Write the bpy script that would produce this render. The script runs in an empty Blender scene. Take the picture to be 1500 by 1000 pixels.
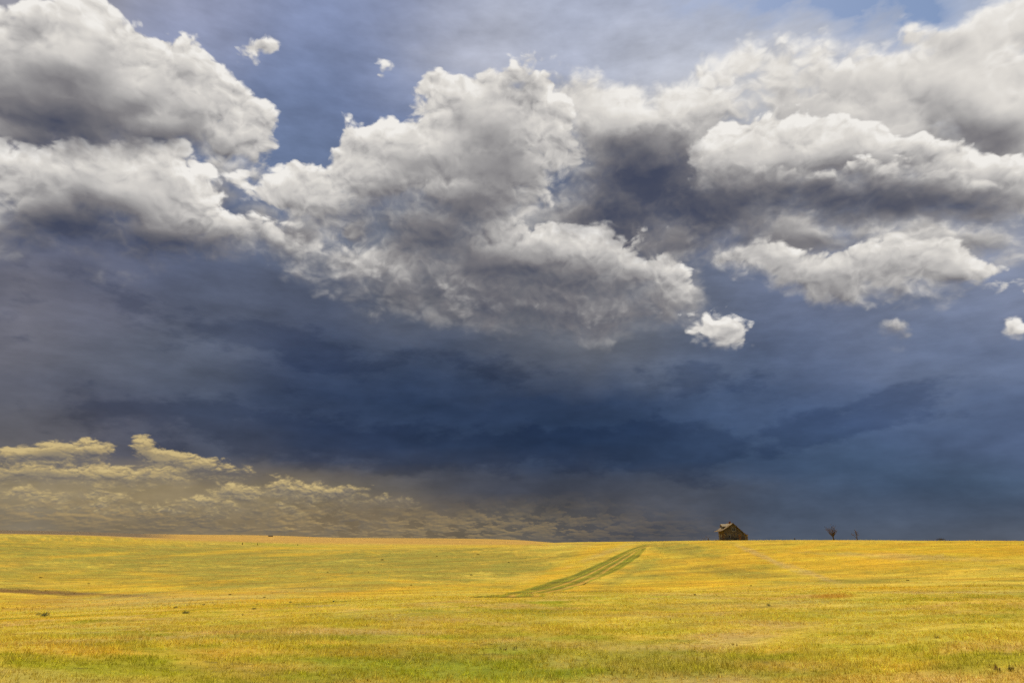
import bpy, bmesh, math, random
import numpy as np
from mathutils import Vector, Matrix

# ------------------------------------------------------------------ scene, camera
S = bpy.context.scene
C = S.collection
F_PX = 1000.0            # focal length in photo pixels (24 mm on a 36 mm frame, 1500 px wide)
Y_H = 793.0              # photo row of eye level
PITCH = math.atan((Y_H - 500.0) / F_PX)
CP, SP = math.cos(PITCH), math.sin(PITCH)

cam_d = bpy.data.cameras.new('camera')
cam_d.sensor_width = 36.0
cam_d.lens = 24.0
cam_d.clip_start = 0.1
cam_d.clip_end = 60000.0
cam = bpy.data.objects.new('camera', cam_d)
cam.location = (0, 0, 0)                       # eye level is z = 0 all through the script
cam.rotation_euler = (math.pi / 2 + PITCH, 0, 0)
C.objects.link(cam)
S.camera = cam

SUN_EL, SUN_AZ = math.radians(56), math.radians(-16)    # azimuth clockwise from +Y (the view direction)

S.view_settings.view_transform = 'Standard'
S.view_settings.look = 'None'
S.view_settings.exposure = 0.0
S.view_settings.gamma = 1.0
S.cycles.max_bounces = 4
S.cycles.diffuse_bounces = 2
S.cycles.adaptive_threshold = 0.02
S.cycles.adaptive_min_samples = 12
S.cycles.use_denoising = False

# ------------------------------------------------------------------ sky (world)
def lin(c):
    out = []
    for v in c[:3]:
        v = v / 255.0
        out.append(v / 12.92 if v <= 0.04045 else ((v + 0.055) / 1.055) ** 2.4)
    return tuple(out)

def azel(x, y):
    """photo pixel -> world azimuth and elevation of that direction"""
    a, b = (x - 750.0) / F_PX, (500.0 - y) / F_PX
    d = np.array([a, CP - b * SP, SP + b * CP])
    d /= np.linalg.norm(d)
    return np.array([math.atan2(d[0], d[1]), math.asin(d[2])])

W = bpy.data.worlds.new('World')
S.world = W
W.use_nodes = True
W.cycles.sampling_method = 'MANUAL'
W.cycles.sample_map_resolution = 256
NT = W.node_tree
NT.nodes.clear()

class Tree:
    def __init__(self, nt):
        self.nt = nt
    def put(self, sock, v):
        if isinstance(v, bpy.types.NodeSocket):
            self.nt.links.new(v, sock)
        elif v is not None:
            try:
                sock.default_value = v
            except Exception:
                if len(sock.default_value) == 4 and len(v) == 3:
                    sock.default_value = (*v, 1.0)
                else:
                    sock.default_value = tuple(v)
    def m(self, op, a, b=None, c=None, clamp=False):
        n = self.nt.nodes.new('ShaderNodeMath'); n.operation = op; n.use_clamp = clamp
        for i, v in enumerate((a, b, c)):
            self.put(n.inputs[i], v)
        return n.outputs[0]
    def vm(self, op, a, b=None, c=None, scale=None):
        n = self.nt.nodes.new('ShaderNodeVectorMath'); n.operation = op
        for i, v in enumerate((a, b, c)):
            if v is not None:
                self.put(n.inputs[i], v)
        if scale is not None:
            self.put(n.inputs['Scale'], scale)
        return n.outputs['Value'] if op in ('LENGTH', 'DOT_PRODUCT', 'DISTANCE') else n.outputs['Vector']
    def xyz(self, x, y, z=0.0):
        n = self.nt.nodes.new('ShaderNodeCombineXYZ')
        for i, v in enumerate((x, y, z)):
            self.put(n.inputs[i], v)
        return n.outputs[0]
    def sep(self, v):
        n = self.nt.nodes.new('ShaderNodeSeparateXYZ'); self.put(n.inputs[0], v)
        return n.outputs
    def noise(self, vec, scale, detail=6.0, rough=0.55, lac=2.0, kind='FBM', dist=0.0, color=False):
        n = self.nt.nodes.new('ShaderNodeTexNoise'); n.noise_dimensions = '3D'; n.noise_type = kind
        n.normalize = kind == 'FBM'
        self.put(n.inputs['Vector'], vec)
        n.inputs['Scale'].default_value = scale; n.inputs['Detail'].default_value = detail
        n.inputs['Roughness'].default_value = rough; n.inputs['Lacunarity'].default_value = lac
        n.inputs['Distortion'].default_value = dist
        return n.outputs['Color'] if color else n.outputs[0]
    def voro(self, vec, scale, detail=3.0, rough=0.5, smooth=0.6):
        n = self.nt.nodes.new('ShaderNodeTexVoronoi'); n.voronoi_dimensions = '3D'; n.feature = 'F1'; n.normalize = True
        self.put(n.inputs['Vector'], vec)
        n.inputs['Scale'].default_value = scale; n.inputs['Detail'].default_value = detail
        n.inputs['Roughness'].default_value = rough
        return n.outputs['Distance']
    def mapr(self, v, a, b, c=0.0, d=1.0, kind='SMOOTHSTEP'):
        n = self.nt.nodes.new('ShaderNodeMapRange'); n.interpolation_type = kind; n.clamp = True
        self.put(n.inputs['Value'], v)
        for k, q in (('From Min', a), ('From Max', b), ('To Min', c), ('To Max', d)):
            self.put(n.inputs[k], q)
        return n.outputs['Result']
    def ramp(self, v, stops, interp='LINEAR'):
        n = self.nt.nodes.new('ShaderNodeValToRGB'); r = n.color_ramp; r.interpolation = interp
        while len(r.elements) < len(stops):
            r.elements.new(0.5)
        for e, (p, c) in zip(r.elements, stops):
            e.position = p; e.color = (*c, 1.0)
        self.put(n.inputs[0], v)
        return n.outputs[0]
    def mix(self, f, a, b, kind='MIX'):
        n = self.nt.nodes.new('ShaderNodeMix'); n.data_type = 'RGBA'; n.blend_type = kind
        self.put(n.inputs[0], f)
        self.put(n.inputs[6], a if isinstance(a, bpy.types.NodeSocket) else (*a, 1.0))
        self.put(n.inputs[7], b if isinstance(b, bpy.types.NodeSocket) else (*b, 1.0))
        return n.outputs[2]

T = Tree(NT)
tc = NT.nodes.new('ShaderNodeTexCoord')
DIR = T.vm('NORMALIZE', tc.outputs['Generated'])
dx, dy, dz = T.sep(DIR)
AZ, EL = T.m('ARCTAN2', dx, dy), T.m('ARCSINE', dz)

# The large shapes of the sky (which cloud lies where, how thick and how lit) are functions of azimuth and elevation.
# They are worked out below on a coarse grid and handed to the shader as curves over azimuth, one per row of elevation.
AZ_MAX = 0.86
GA = np.linspace(-AZ_MAX, AZ_MAX, 193)

def to_px(az, el):
    """world azimuth and elevation -> photo pixel"""
    X, Y, Z = np.sin(az) * np.cos(el), np.cos(az) * np.cos(el), np.sin(el)
    f = Y * CP + Z * SP
    u = -Y * SP + Z * CP
    return 750 + F_PX * X / f, 500 - F_PX * u / f

def ellipse(px, py, x, y, rx, ry, ang=0.0):
    a = math.radians(ang)
    u = (px - x) * math.cos(a) + (py - y) * math.sin(a)
    v = -(px - x) * math.sin(a) + (py - y) * math.cos(a)
    return np.sqrt((u / rx) ** 2 + (v / ry) ** 2)

def distance(px, py, ells, k=9.0):
    """smooth union of ellipses: distance to its edge in photo pixels, negative inside"""
    acc = 0.0
    for e in ells:
        acc = acc + np.exp(-np.clip((ellipse(px, py, *e) - 1.0) * min(e[2], e[3]), -200, 400) / k)
    return -k * np.log(acc + 1e-12)

def table(rows, values, az, el):
    """values[row, column, 3] in 0..1 -> colour socket that looks them up"""
    t = T.m('MULTIPLY_ADD', az, 0.5 / AZ_MAX, 0.5)
    tv = T.xyz(t, t, t)
    acc = None
    xs = (GA / AZ_MAX + 1.0) / 2.0
    for i, r in enumerate(rows):
        n = NT.nodes.new('ShaderNodeRGBCurve')
        mp = n.mapping
        mp.use_clip = False
        for c in range(3):
            pts = mp.curves[c].points
            v = np.clip(values[i, :, c], 0.0, 1.0)
            pts[0].location = (0.0, float(v[0])); pts[1].location = (1.0, float(v[-1]))
            for x, y in zip(xs[1:-1], v[1:-1]):
                pts.new(float(x), float(y))
        mp.update()
        T.put(n.inputs['Color'], tv)
        if acc is None:
            acc = n.outputs[0]
        else:
            h = 1.0 / (r - rows[i - 1])
            acc = T.mix(T.m('MULTIPLY_ADD', el, h, -rows[i - 1] * h, clamp=True), acc, n.outputs[0])
        if i % 6 == 5:
            tv = after(tv, acc)
    return acc

def after(q, acc):
    """the same vector, but computed only once acc is known (keeps the shader's working memory small)"""
    return T.vm('MULTIPLY_ADD', acc, (1e-12, 1e-12, 1e-12), q)

# --- the veil behind the cumulus: storm core, blue gaps, warm light along the horizon (photo x, y, then colour)
VEIL = [
 (100,20,150,150,160),(300,30,148,155,182),(450,40,125,138,172),(600,30,135,145,175),(680,70,188,190,200),(780,30,165,172,192),
 (900,40,162,171,196),(950,95,186,189,199),(1060,40,178,185,203),(1400,30,165,177,202),(1480,10,170,180,200),
 (430,130,115,130,165),(560,150,112,127,163),(420,220,105,122,155),(350,280,100,114,144),(1000,130,190,192,198),(1150,150,195,196,200),
 (1300,100,185,188,198),(1480,130,205,205,205),(250,120,130,140,168),(650,200,110,125,158),(100,200,108,110,124),(60,150,110,106,110),
 (20,300,80,92,122),(470,330,108,118,140),(900,260,92,102,125),(1000,250,90,100,124),(1050,320,96,104,126),(1480,330,140,145,160),
 (1300,330,130,137,155),(650,330,112,118,130),(200,330,92,102,128),(1200,240,170,172,178),
 (30,420,102,103,116),(150,400,88,92,112),(300,430,84,92,114),(450,440,80,87,105),(600,440,96,100,110),(750,420,112,113,118),
 (900,440,112,114,120),(1000,440,105,112,128),(1100,430,98,110,138),(1480,440,125,135,160),(1300,480,112,122,145),(1200,430,115,124,148),
 (30,500,102,103,114),(150,515,95,100,114),(300,530,86,94,111),(450,520,47,61,91),(550,520,58,72,98),(680,520,50,64,90),
 (800,500,84,91,106),(950,500,86,94,110),(1080,540,82,97,125),(1200,530,86,100,129),(1320,540,95,108,135),(1450,540,92,106,135),
 (30,590,80,84,98),(150,590,62,70,93),(300,600,56,68,92),(450,600,48,62,89),(600,600,41,57,85),(750,600,39,55,83),
 (900,600,39,57,87),(1050,600,58,76,107),(1150,620,60,78,110),(1280,600,60,80,116),(1400,620,75,92,122),(1490,640,80,95,125),
 (30,640,104,101,101),(150,640,84,85,97),(350,660,68,74,90),(500,650,48,60,85),(650,650,46,60,85),(800,650,39,55,82),
 (950,660,41,57,83),(1080,670,56,74,102),(1250,680,66,85,112),(1450,700,70,88,112),
 (30,720,148,134,106),(200,720,152,136,104),(400,720,140,125,95),(550,715,100,95,88),(700,710,68,72,84),(850,710,64,68,79),
 (1000,720,74,78,88),(1150,740,72,84,104),(1300,750,72,86,108),(1480,750,76,90,112),
 (30,770,126,116,99),(250,770,128,114,91),(450,770,126,111,87),(600,765,118,104,83),(750,770,100,94,84),(870,770,76,76,80),
 (1000,775,82,84,92),(1150,775,76,86,102),(1300,780,82,90,104),(1480,780,88,94,106)]


ROWS_V = [0.0, 0.015, 0.03, 0.05, 0.07, 0.09, 0.11, 0.135, 0.16, 0.19, 0.22, 0.26, 0.30, 0.35, 0.40, 0.46, 0.53, 0.60, 0.68, 0.78]
PX, PY = to_px(*np.meshgrid(GA, ROWS_V))
wsum = np.full(PX.shape, 1e-6); csum = np.zeros(PX.shape + (3,)) + 1e-6 * 0.2
for (x, y, r, g, b) in VEIL:
    sx, sy = (72, 46) if y < 560 else ((72, 30) if y < 690 else (72, 20))
    w = np.exp(-0.5 * (((PX - x) / sx) ** 2 + ((PY - y) / sy) ** 2))
    wsum += w; csum += w[..., None] * np.array(lin((r, g, b)))
veil_t = csum / wsum[..., None]
# dark shelves and scud of the storm, in front of the veil (their mean darkness is part of the veil's colours above)
SHELF = [(110,386,70,18,10),(150,420,46,13,28),(210,448,60,14,26),(290,472,70,18,16),(400,500,105,32,12),(470,532,75,28,8),(560,520,50,22),
         (15,425,22,20),(42,440,22,6,5),(25,482,26,8),(235,508,26,6),
         (180,588,150,18,2),(300,602,150,24,4),(110,612,80,9,10),(190,638,60,8,4),(450,642,240,32,5),(700,655,330,32),(600,684,130,9,2),(960,655,150,36),
         (1290,606,100,24,-8),(1180,636,90,22),(1400,560,70,12,-10),(880,470,90,14,-8),(720,540,90,20,5),(1010,560,90,26),(1090,400,30,16),(1000,700,60,6)]
SHELF_DARK = np.array([0.70, 0.73, 0.79])
veil_t = veil_t / (1.0 - (1.0 - SHELF_DARK) * (1.0 / (1.0 + np.exp(np.clip(distance(PX, PY, SHELF, 6.0) / 10.0, -30, 30))))[..., None])

DV = T.vm('MULTIPLY', DIR, (1.0, 1.0, 2.0))
wvec = T.vm('SUBTRACT', T.noise(DV, 6.0, 5.0, 0.55, color=True), (0.5, 0.5, 0.5))
wx, wy, _ = T.sep(wvec)
el_w = T.m('MULTIPLY_ADD', wy, T.mapr(EL, 0.0, 0.25, 0.018, 0.10, 'LINEAR'), EL)
az_w = T.m('MULTIPLY_ADD', wx, 0.12, AZ)
veil_c = table(ROWS_V, veil_t, az_w, el_w)
az_w, el_w = T.m('MULTIPLY_ADD', wx, 0.12, AZ), T.m('MULTIPLY_ADD', wy, 0.10, EL)
INSIDE = T.m('MULTIPLY', T.mapr(T.m('ABSOLUTE', AZ), 0.765, 0.85, 1.0, 0.0), T.mapr(EL, 0.76, 0.82, 1.0, 0.0))
GN = T.noise(DIR, 3.2, 5.0, 0.55)
GEN = T.ramp(T.m('MULTIPLY_ADD', T.mapr(EL, 0.0, 0.5, -0.16, 0.0, 'LINEAR'), 1.0, GN), [(0.25, lin((66, 78, 104))), (0.5, lin((112, 122, 144))), (0.72, lin((190, 192, 198)))])
sky_c = T.mix(INSIDE, GEN, veil_c)
fine = T.noise(DV, 26.0, 5.0, 0.55)
band = T.noise(T.vm('MULTIPLY', DIR, (1.0, 1.0, 3.2)), 8.0, 4.0, 0.58)
sky_c = T.vm('SCALE', sky_c, scale=T.m('MULTIPLY', T.mapr(fine, 0.25, 0.75, 0.91, 1.09, 'LINEAR'), T.mapr(band, 0.3, 0.7, 0.84, 1.18, 'LINEAR')))

# --- cumulus in three layers, far to near: (x, y, rx, ry, tilt) ellipses make the body, (..., tilt, amount) spots lighten or shade it
CLOUDS = [
 dict(base=0.80, lit=0.15, ells=[
   (560,400,130,30),(700,428,150,32),(860,450,140,34),(960,452,60,32),(1180,350,120,36),(1400,362,120,40),(420,330,60,40),(330,265,50,26),
   (845,120,40,22),(885,140,38,30),(915,165,50,40),(965,165,45,28),(1005,150,42,24),(1040,165,30,24),(925,210,85,60),(1000,205,70,50),(960,265,110,60),(1040,300,90,55),(1010,350,65,34),(880,320,120,50),
   (1345,62,26,22),(1375,66,34,26),(1420,72,50,28),(1470,60,40,34),(1500,50,50,50),(1390,130,110,55),(1470,180,80,80),(1290,100,60,34),(1240,112,60,36),(1190,105,45,28),(1150,90,30,20),(1100,85,45,26),(1050,112,36,16),
   (1150,140,70,30),(1230,165,140,40),(1350,215,130,40),(1560,200,100,150),(1215,75,24,20)],
  spots=[(620,415,200,50,0,-0.46),(860,450,190,60,0,-0.52),(1180,350,140,36,0,-0.34),(1420,362,130,46,0,-0.30),(410,320,90,60,0,-0.44),(320,268,60,36,0,-0.30),(950,270,150,80,0,-0.50),(1030,330,110,70,0,-0.26),(880,330,110,50,0,-0.24),(840,120,40,20,0,-0.10),(890,150,40,14,0,0.10),(950,165,50,12,0,0.14),(1005,155,50,14,0,0.16),
   (1430,200,75,36,0,-0.40),(1350,150,90,30,0,-0.08),(1180,150,80,30,0,-0.06),(1395,75,30,14,0,-0.18),(1300,220,90,24,0,-0.1)]),
 dict(base=0.71, lit=0.26, ells=[
   (30,245,60,18),(80,240,50,22),(140,240,50,24),(190,240,50,28),(240,245,40,30),(265,275,36,28),(300,300,40,26),(335,322,36,24),(375,335,34,20),(405,350,24,18),(180,290,130,50),(80,310,100,55),(250,345,140,45),
   (450,365,30,14),(490,372,46,18,10),(540,390,46,14,16),(580,406,26,8,14),
   (515,195,30,22),(560,190,42,26),(605,178,36,28),(645,158,32,28),(672,132,30,22),(715,112,34,26),(752,105,34,22),(785,125,30,28),(812,155,30,30),(828,190,26,28),(815,220,34,24),
   (720,175,100,65),(620,225,110,50),(720,240,100,45),(560,270,85,45),(680,290,110,50),(505,225,30,24),
   (440,245,30,24),(420,275,34,22),(470,265,40,22),(470,300,60,26,15),(520,330,60,24),(640,350,110,40),(740,380,120,44),(600,385,80,26),(850,380,60,36),(890,365,50,30),(930,395,45,30),(965,420,34,26),(820,420,130,30),
   (1070,215,30,26),(1065,245,26,26),(1110,205,36,26),(1150,190,40,26),(1200,180,44,26),(1250,190,44,30),(1120,250,80,45),(1230,230,100,45),(1300,235,70,40),(1370,240,60,34),(1430,262,70,40),(1480,280,50,36),(1200,290,160,34),(1390,300,110,30),(-60,260,80,40),(-60,340,80,50)],
  spots=[(230,368,190,42,0,-0.46),(70,325,110,45,0,-0.46),(330,312,90,20,0,0.1),(755,122,34,16,0,-0.26),(700,165,50,16,0,-0.12),(735,235,60,30,0,-0.26),(600,222,50,18,0,-0.12),(640,205,40,12,0,0.08),
   (560,300,80,22,0,-0.22),(690,295,80,30,0,-0.28),(600,340,70,25,0,-0.2),(650,350,90,34,0,-0.32),(740,395,140,34,0,-0.34),(840,420,120,30,0,-0.3),(560,265,40,14,0,-0.08),
   (1180,290,150,34,0,-0.40),(1380,290,120,32,0,-0.36),(1100,305,60,26,0,-0.3),(1150,205,90,22,0,0.08),(1250,250,80,20,0,-0.1),(470,310,60,14,0,-0.16)]),
 dict(base=0.72, lit=0.26, ells=[
   (40,20,60,40),(110,20,50,40),(150,50,40,36),(195,65,34,28),(235,70,30,24),(262,85,30,26),(290,110,32,26),(330,135,36,26),(365,155,30,24),(388,180,24,20),(370,205,30,24),(390,235,18,18),(100,90,110,70),(200,130,100,55),(290,165,70,45),(90,150,130,70),(230,195,120,42),(330,215,55,30),(60,205,110,36),
   (-60,100,80,120),(363,57,10,5),(378,64,7,4),(605,66,3,3),(555,113,4,3),
   (872,188,22,32),(925,214,60,34),(1000,228,44,34),(950,262,110,44),(1045,300,90,38),(990,352,72,32),(870,318,90,30),(1120,318,60,22),(1200,288,130,32),(1320,278,110,32),(1440,294,90,24),
   (1085,385,36,22),(1125,375,38,24),(1165,395,44,28),(1210,415,55,34,12),(1270,395,55,30),(1330,385,50,30),(1345,345,34,24),(1375,365,34,26),(1400,405,60,34),(1450,420,46,18),(1040,480,16,12),(1065,487,30,17,10),(1088,495,18,12),(1495,475,9,7),(1300,485,12,6,20),(1325,500,10,5,20)],
  spots=[(930,215,110,70,0,-0.50),(960,270,150,60,0,-0.30),(1010,320,130,70,0,-0.30),(870,320,90,36,0,-0.36),(1190,290,150,34,0,-0.42),(1340,280,130,34,0,-0.40),(1450,294,80,24,0,-0.25),
   (50,145,120,66,0,-0.40),(110,190,120,40,0,-0.20),(230,205,100,26,0,-0.22),(200,150,40,16,0,-0.06),(150,30,60,30,0,0.08),(1240,415,120,22,0,-0.12),(1310,380,80,18,0,-0.12),(1310,490,60,40,0,-0.28),(1400,420,60,14,0,-0.1)]),
]
ROWS_C = [0.20 + 0.015 * i for i in range(40)]
PX, PY = to_px(*np.meshgrid(GA, ROWS_C))
D_t, T_t = np.zeros(PX.shape + (3,)), np.zeros(PX.shape + (3,))
for i, cl in enumerate(CLOUDS):
    D = distance(PX, PY, cl['ells'], 7.0)
    up = distance(PX, PY - 20, cl['ells'], 14.0)
    dn = distance(PX, PY + 20, cl['ells'], 14.0)
    t = cl['base'] + cl['lit'] * np.clip((up - dn) / 40.0, -0.8, 1.0)
    for (x, y, rx, ry, ang, w) in cl['spots']:
        t = t + w * np.exp(-0.9 * ellipse(PX, PY, x, y, rx, ry, ang) ** 2)
    D_t[..., i] = 0.5 + (D + 3.5) / 300.0
    T_t[..., i] = t

EDGE = table(ROWS_C, D_t, az_w, el_w)
EDGE = T.sep(EDGE)
TONE = table(ROWS_C, T_t, T.m('MULTIPLY_ADD', wx, 0.06, AZ), T.m('MULTIPLY_ADD', wy, 0.06, EL))
TONE = T.sep(TONE)
TONES = [(0.0, lin((68, 74, 94))), (0.18, lin((96, 97, 107))), (0.36, lin((124, 122, 126))), (0.55, lin((160, 158, 158))),
         (0.72, lin((196, 193, 190))), (0.88, lin((222, 218, 212))), (1.0, lin((240, 237, 232)))]
GEN_D = T.m('MULTIPLY_ADD', GN, -420.0, 205.0)                      # clouds outside the part of the sky described above
GEN_T = T.mapr(GEN_D, -60.0, 30.0, 0.42, 0.80, 'LINEAR')

def rough(d, amp, s1, s2):
    """billows: lobes with sharp creases between them, and ragged fringes"""
    n = T.noise(d, s1, 6.0, 0.52, 2.1)
    v = T.voro(d, s2, 2.0, 0.55)
    return T.m('ADD', T.m('MULTIPLY_ADD', n, 1.9 * amp, -0.95 * amp), T.m('MULTIPLY_ADD', v, -1.9 * amp, 0.78 * amp))

def cumulus(i, D, tone, ramp, soft=6.0, amp=30.0, relief=0.22, rim=0.10, s1=13.0, s2=25.0, wide=40.0, dl=0.010, stretch=1.25):
    off = (i * 3.71, i * 1.93, i * 7.37)
    dd = T.vm('MULTIPLY_ADD', after(DIR, sky_c), (1.0, 1.0, stretch), off)
    wv = T.vm('SUBTRACT', T.noise(dd, s1, 3.0, 0.6, color=True), (0.5, 0.5, 0.5))
    dv = T.vm('MULTIPLY_ADD', wv, (0.7 / s1, 0.7 / s1, 0.7 / s1), dd)
    f0 = rough(dv, amp, s1, s2)
    f1 = rough(T.vm('ADD', after(dv, f0), (0.3 * dl, -0.3 * dl, dl)), amp, s1, s2)
    d0 = T.m('SUBTRACT', f0, D)
    wd = T.mapr(tone, 0.25, 0.70, wide, soft)                       # undersides dissolve, sunlit tops are crisp
    a = T.mapr(d0, T.m('MULTIPLY', wd, -0.4), wd, 0.0, 1.0)
    slope = T.m('DIVIDE', T.m('SUBTRACT', f0, f1), dl * F_PX)
    slope = T.m('MAXIMUM', T.m('MINIMUM', slope, 1.4), -1.4)
    slope = T.m('MULTIPLY', slope, T.mapr(d0, 3.0, 1.5 * amp, 1.0, 0.16))   # creases show at the rims, the inside is smooth
    t = T.m('MULTIPLY_ADD', slope, relief, tone)
    t = T.m('MULTIPLY_ADD', T.sep(wv)[0], 0.34, t)
    t = T.m('MULTIPLY_ADD', T.mapr(d0, 0.0, 36.0, 1.0, 0.0), rim, t)
    return a, T.ramp(t, ramp)

# --- shelves and scud of the storm lie darker over the veil
LOWC = [(30,662,60,12),(75,660,40,16),(125,657,36,14),(212,654,18,14),(222,668,26,14),(250,672,34,13),(290,682,40,12),(340,688,30,8),(60,690,110,14),(180,700,110,12),(30,722,60,8),(110,728,70,7),(345,718,34,12),(375,722,30,9),(420,708,30,9),(440,722,50,12),(500,722,44,10),(300,735,60,7),(560,738,40,7),
        (30,742,50,6),(160,745,60,6),(250,752,60,6),(420,748,60,6),(-60,690,70,40)]
ROWS_L = [0.02 + 0.0085 * i for i in range(18)] + [0.19, 0.215, 0.24, 0.27, 0.30, 0.33, 0.36]
PX, PY = to_px(*np.meshgrid(GA, ROWS_L))
L_t = np.zeros(PX.shape + (3,))
L_t[..., 0] = 0.5 + distance(PX, PY, SHELF, 6.0) / 300.0
L_t[..., 1] = 0.5 + (distance(PX, PY, LOWC, 2.5) + 1.5) / 300.0
up, dn = distance(PX, PY - 7, LOWC, 4.0), distance(PX, PY + 7, LOWC, 4.0)
L_t[..., 2] = 0.57 + 0.44 * np.clip((up - dn) / 14.0, -1, 1) * np.clip((760 - PY) / 60, 0.35, 1) - 0.10 * np.clip((PX - 250) / 250, 0, 1)
LOW = T.sep(table(ROWS_L, L_t, T.m('MULTIPLY_ADD', wx, 0.05, AZ), T.m('MULTIPLY_ADD', wy, T.mapr(EL, 0.0, 0.3, 0.010, 0.06, 'LINEAR'), EL)))
ds_ = T.vm('MULTIPLY', after(DIR, sky_c), (1.0, 1.0, 2.3))
ns = T.noise(ds_, 17.0, 6.0, 0.58)
sh = T.m('SUBTRACT', T.m('MULTIPLY_ADD', ns, 74.0, -37.0), T.m('MULTIPLY_ADD', LOW[0], 300.0, -150.0))
shade = T.m('MULTIPLY', T.m('MULTIPLY', T.mapr(sh, -4.0, 13.0), INSIDE), T.mapr(EL, 0.36, 0.31))
sky_c = T.mix(shade, sky_c, T.vm('MULTIPLY', sky_c, tuple(SHELF_DARK)))

hi = T.mapr(EL, 0.20, 0.23)
for i in range(3):
    D = T.m('MULTIPLY_ADD', EDGE[i], 300.0, -150.0)
    tone = TONE[i]
    if i == 0:
        D = T.m('MULTIPLY_ADD', T.m('SUBTRACT', D, GEN_D), INSIDE, GEN_D)
        tone = T.m('MULTIPLY_ADD', T.m('SUBTRACT', tone, GEN_T), INSIDE, GEN_T)
    else:
        D = T.m('MULTIPLY_ADD', T.m('SUBTRACT', 1.0, INSIDE), 300.0, D)
    a, c = cumulus(i, D, tone, TONES, soft=15.0 if i == 0 else 6.0, relief=0.15 if i == 0 else 0.22)
    a = T.m('MULTIPLY', a, hi)
    if i == 0:
        LAY0 = a
    sky_c = T.mix(a, sky_c, c)

# --- a row of cumulus far off in warm light, then small puffs over the horizon
WARM = [(0.0, lin((94, 92, 94))), (0.3, lin((116, 110, 104))), (0.55, lin((146, 134, 112))), (0.8, lin((182, 162, 118))), (1.0, lin((210, 187, 132)))]
a, c = cumulus(5, T.m('MULTIPLY_ADD', LOW[1], 300.0, -150.0), LOW[2], WARM, soft=5.0, amp=11.0, relief=0.32, rim=0.08, s1=34.0, s2=62.0, wide=16.0, dl=0.004, stretch=1.9)
sky_c = T.mix(T.m('MULTIPLY', T.m('MULTIPLY', a, T.mapr(EL, 0.15, 0.13)), T.m('MULTIPLY', INSIDE, 0.92)), sky_c, c)
# --- small cumulus in rows far off, over the horizon, in warm light
hs = T.xyz(T.sep(after(T.xyz(AZ, EL, 0.0), sky_c))[0], T.m('LOGARITHM', T.m('ADD', T.m('MAXIMUM', EL, 0.0), 0.035), math.e), 4.0)
hs = T.vm('MULTIPLY', hs, (1.0, 0.18, 1.0))
def hdens(v):
    n = T.noise(v, 33.0, 5.0, 0.60)
    return T.m('MULTIPLY_ADD', T.voro(v, 76.0, 1.0, 0.5), -0.24, n)
h0 = hdens(hs)
h1 = hdens(T.vm('ADD', after(hs, h0), (0.002, 0.007, 0)))
hbig = T.noise(T.vm('ADD', hs, (3.0, 0.0, 0.0)), 6.0, 2.0, 0.5)
HM = np.zeros((len(ROWS_V), len(GA), 3))
PX, PY = to_px(*np.meshgrid(GA, ROWS_V))
HM[..., 0] = np.clip(0.85 * np.exp(-ellipse(PX, PY, 330, 766, 420, 22, 2) ** 2) + 0.3 * np.exp(-ellipse(PX, PY, 760, 765, 160, 22) ** 2), 0, 1)
hmask = T.sep(table(ROWS_V, HM, az_w, T.m('MULTIPLY_ADD', wy, 0.02, EL)))[0]
ha = T.m('MULTIPLY', T.m('MULTIPLY', T.mapr(h0, 0.36, 0.425), hmask), INSIDE)
ht = T.m('MULTIPLY_ADD', T.m('SUBTRACT', h0, h1), 2.6, T.mapr(hbig, 0.35, 0.65, 0.30, 0.66), clamp=True)
hc = T.ramp(ht, [(0.0, lin((104, 98, 92))), (0.35, lin((124, 113, 95))), (0.65, lin((150, 131, 98))), (1.0, lin((178, 152, 104)))])
sky_c = T.mix(ha, sky_c, hc)

# --- the clear sky behind it all shows in gaps overhead
sky = NT.nodes.new('ShaderNodeTexSky'); sky.sky_type = 'NISHITA'; sky.sun_disc = False
sky.sun_elevation = SUN_EL; sky.sun_rotation = SUN_AZ
clear = NT.nodes.new('ShaderNodeBackground'); clear.inputs[1].default_value = 0.11
NT.links.new(sky.outputs[0], clear.inputs[0])
cloud = NT.nodes.new('ShaderNodeBackground'); cloud.inputs[1].default_value = 1.0
T.put(cloud.inputs[0], sky_c)
HG = np.zeros((7, len(GA), 3))
ROWS_G = [0.58, 0.62, 0.655, 0.69, 0.715, 0.745, 0.78]
PX, PY = to_px(*np.meshgrid(GA, ROWS_G))
for e in [(1215,-8,110,30),(1120,2,50,24),(1290,5,70,28),(1010,-25,50,22),(1360,32,40,14)]:
    HG[..., 0] += np.exp(-ellipse(PX, PY, *e) ** 2)
HG[0] = 0.0
gap = T.sep(table(ROWS_G, HG, T.m('MULTIPLY_ADD', wx, 0.10, T.sep(after(T.xyz(AZ, EL, 0.0), sky_c))[0]), T.m('MULTIPLY_ADD', wy, 0.10, EL)))[0]
gap = T.m('MULTIPLY', T.m('MULTIPLY', gap, T.mapr(fine, 0.3, 0.6, 0.7, 1.7), clamp=True), T.m('MULTIPLY', T.m('SUBTRACT', 1.0, LAY0), INSIDE))
gap2 = T.m('MULTIPLY', T.mapr(GN, 0.42, 0.34), T.mapr(EL, 0.70, 0.86))
gap = T.m('MAXIMUM', gap, gap2)
ms = NT.nodes.new('ShaderNodeMixShader')
T.put(ms.inputs[0], gap); NT.links.new(cloud.outputs[0], ms.inputs[1]); NT.links.new(clear.outputs[0], ms.inputs[2])
wo = NT.nodes.new('ShaderNodeOutputWorld')
NT.links.new(ms.outputs[0], wo.inputs[0])

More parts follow.
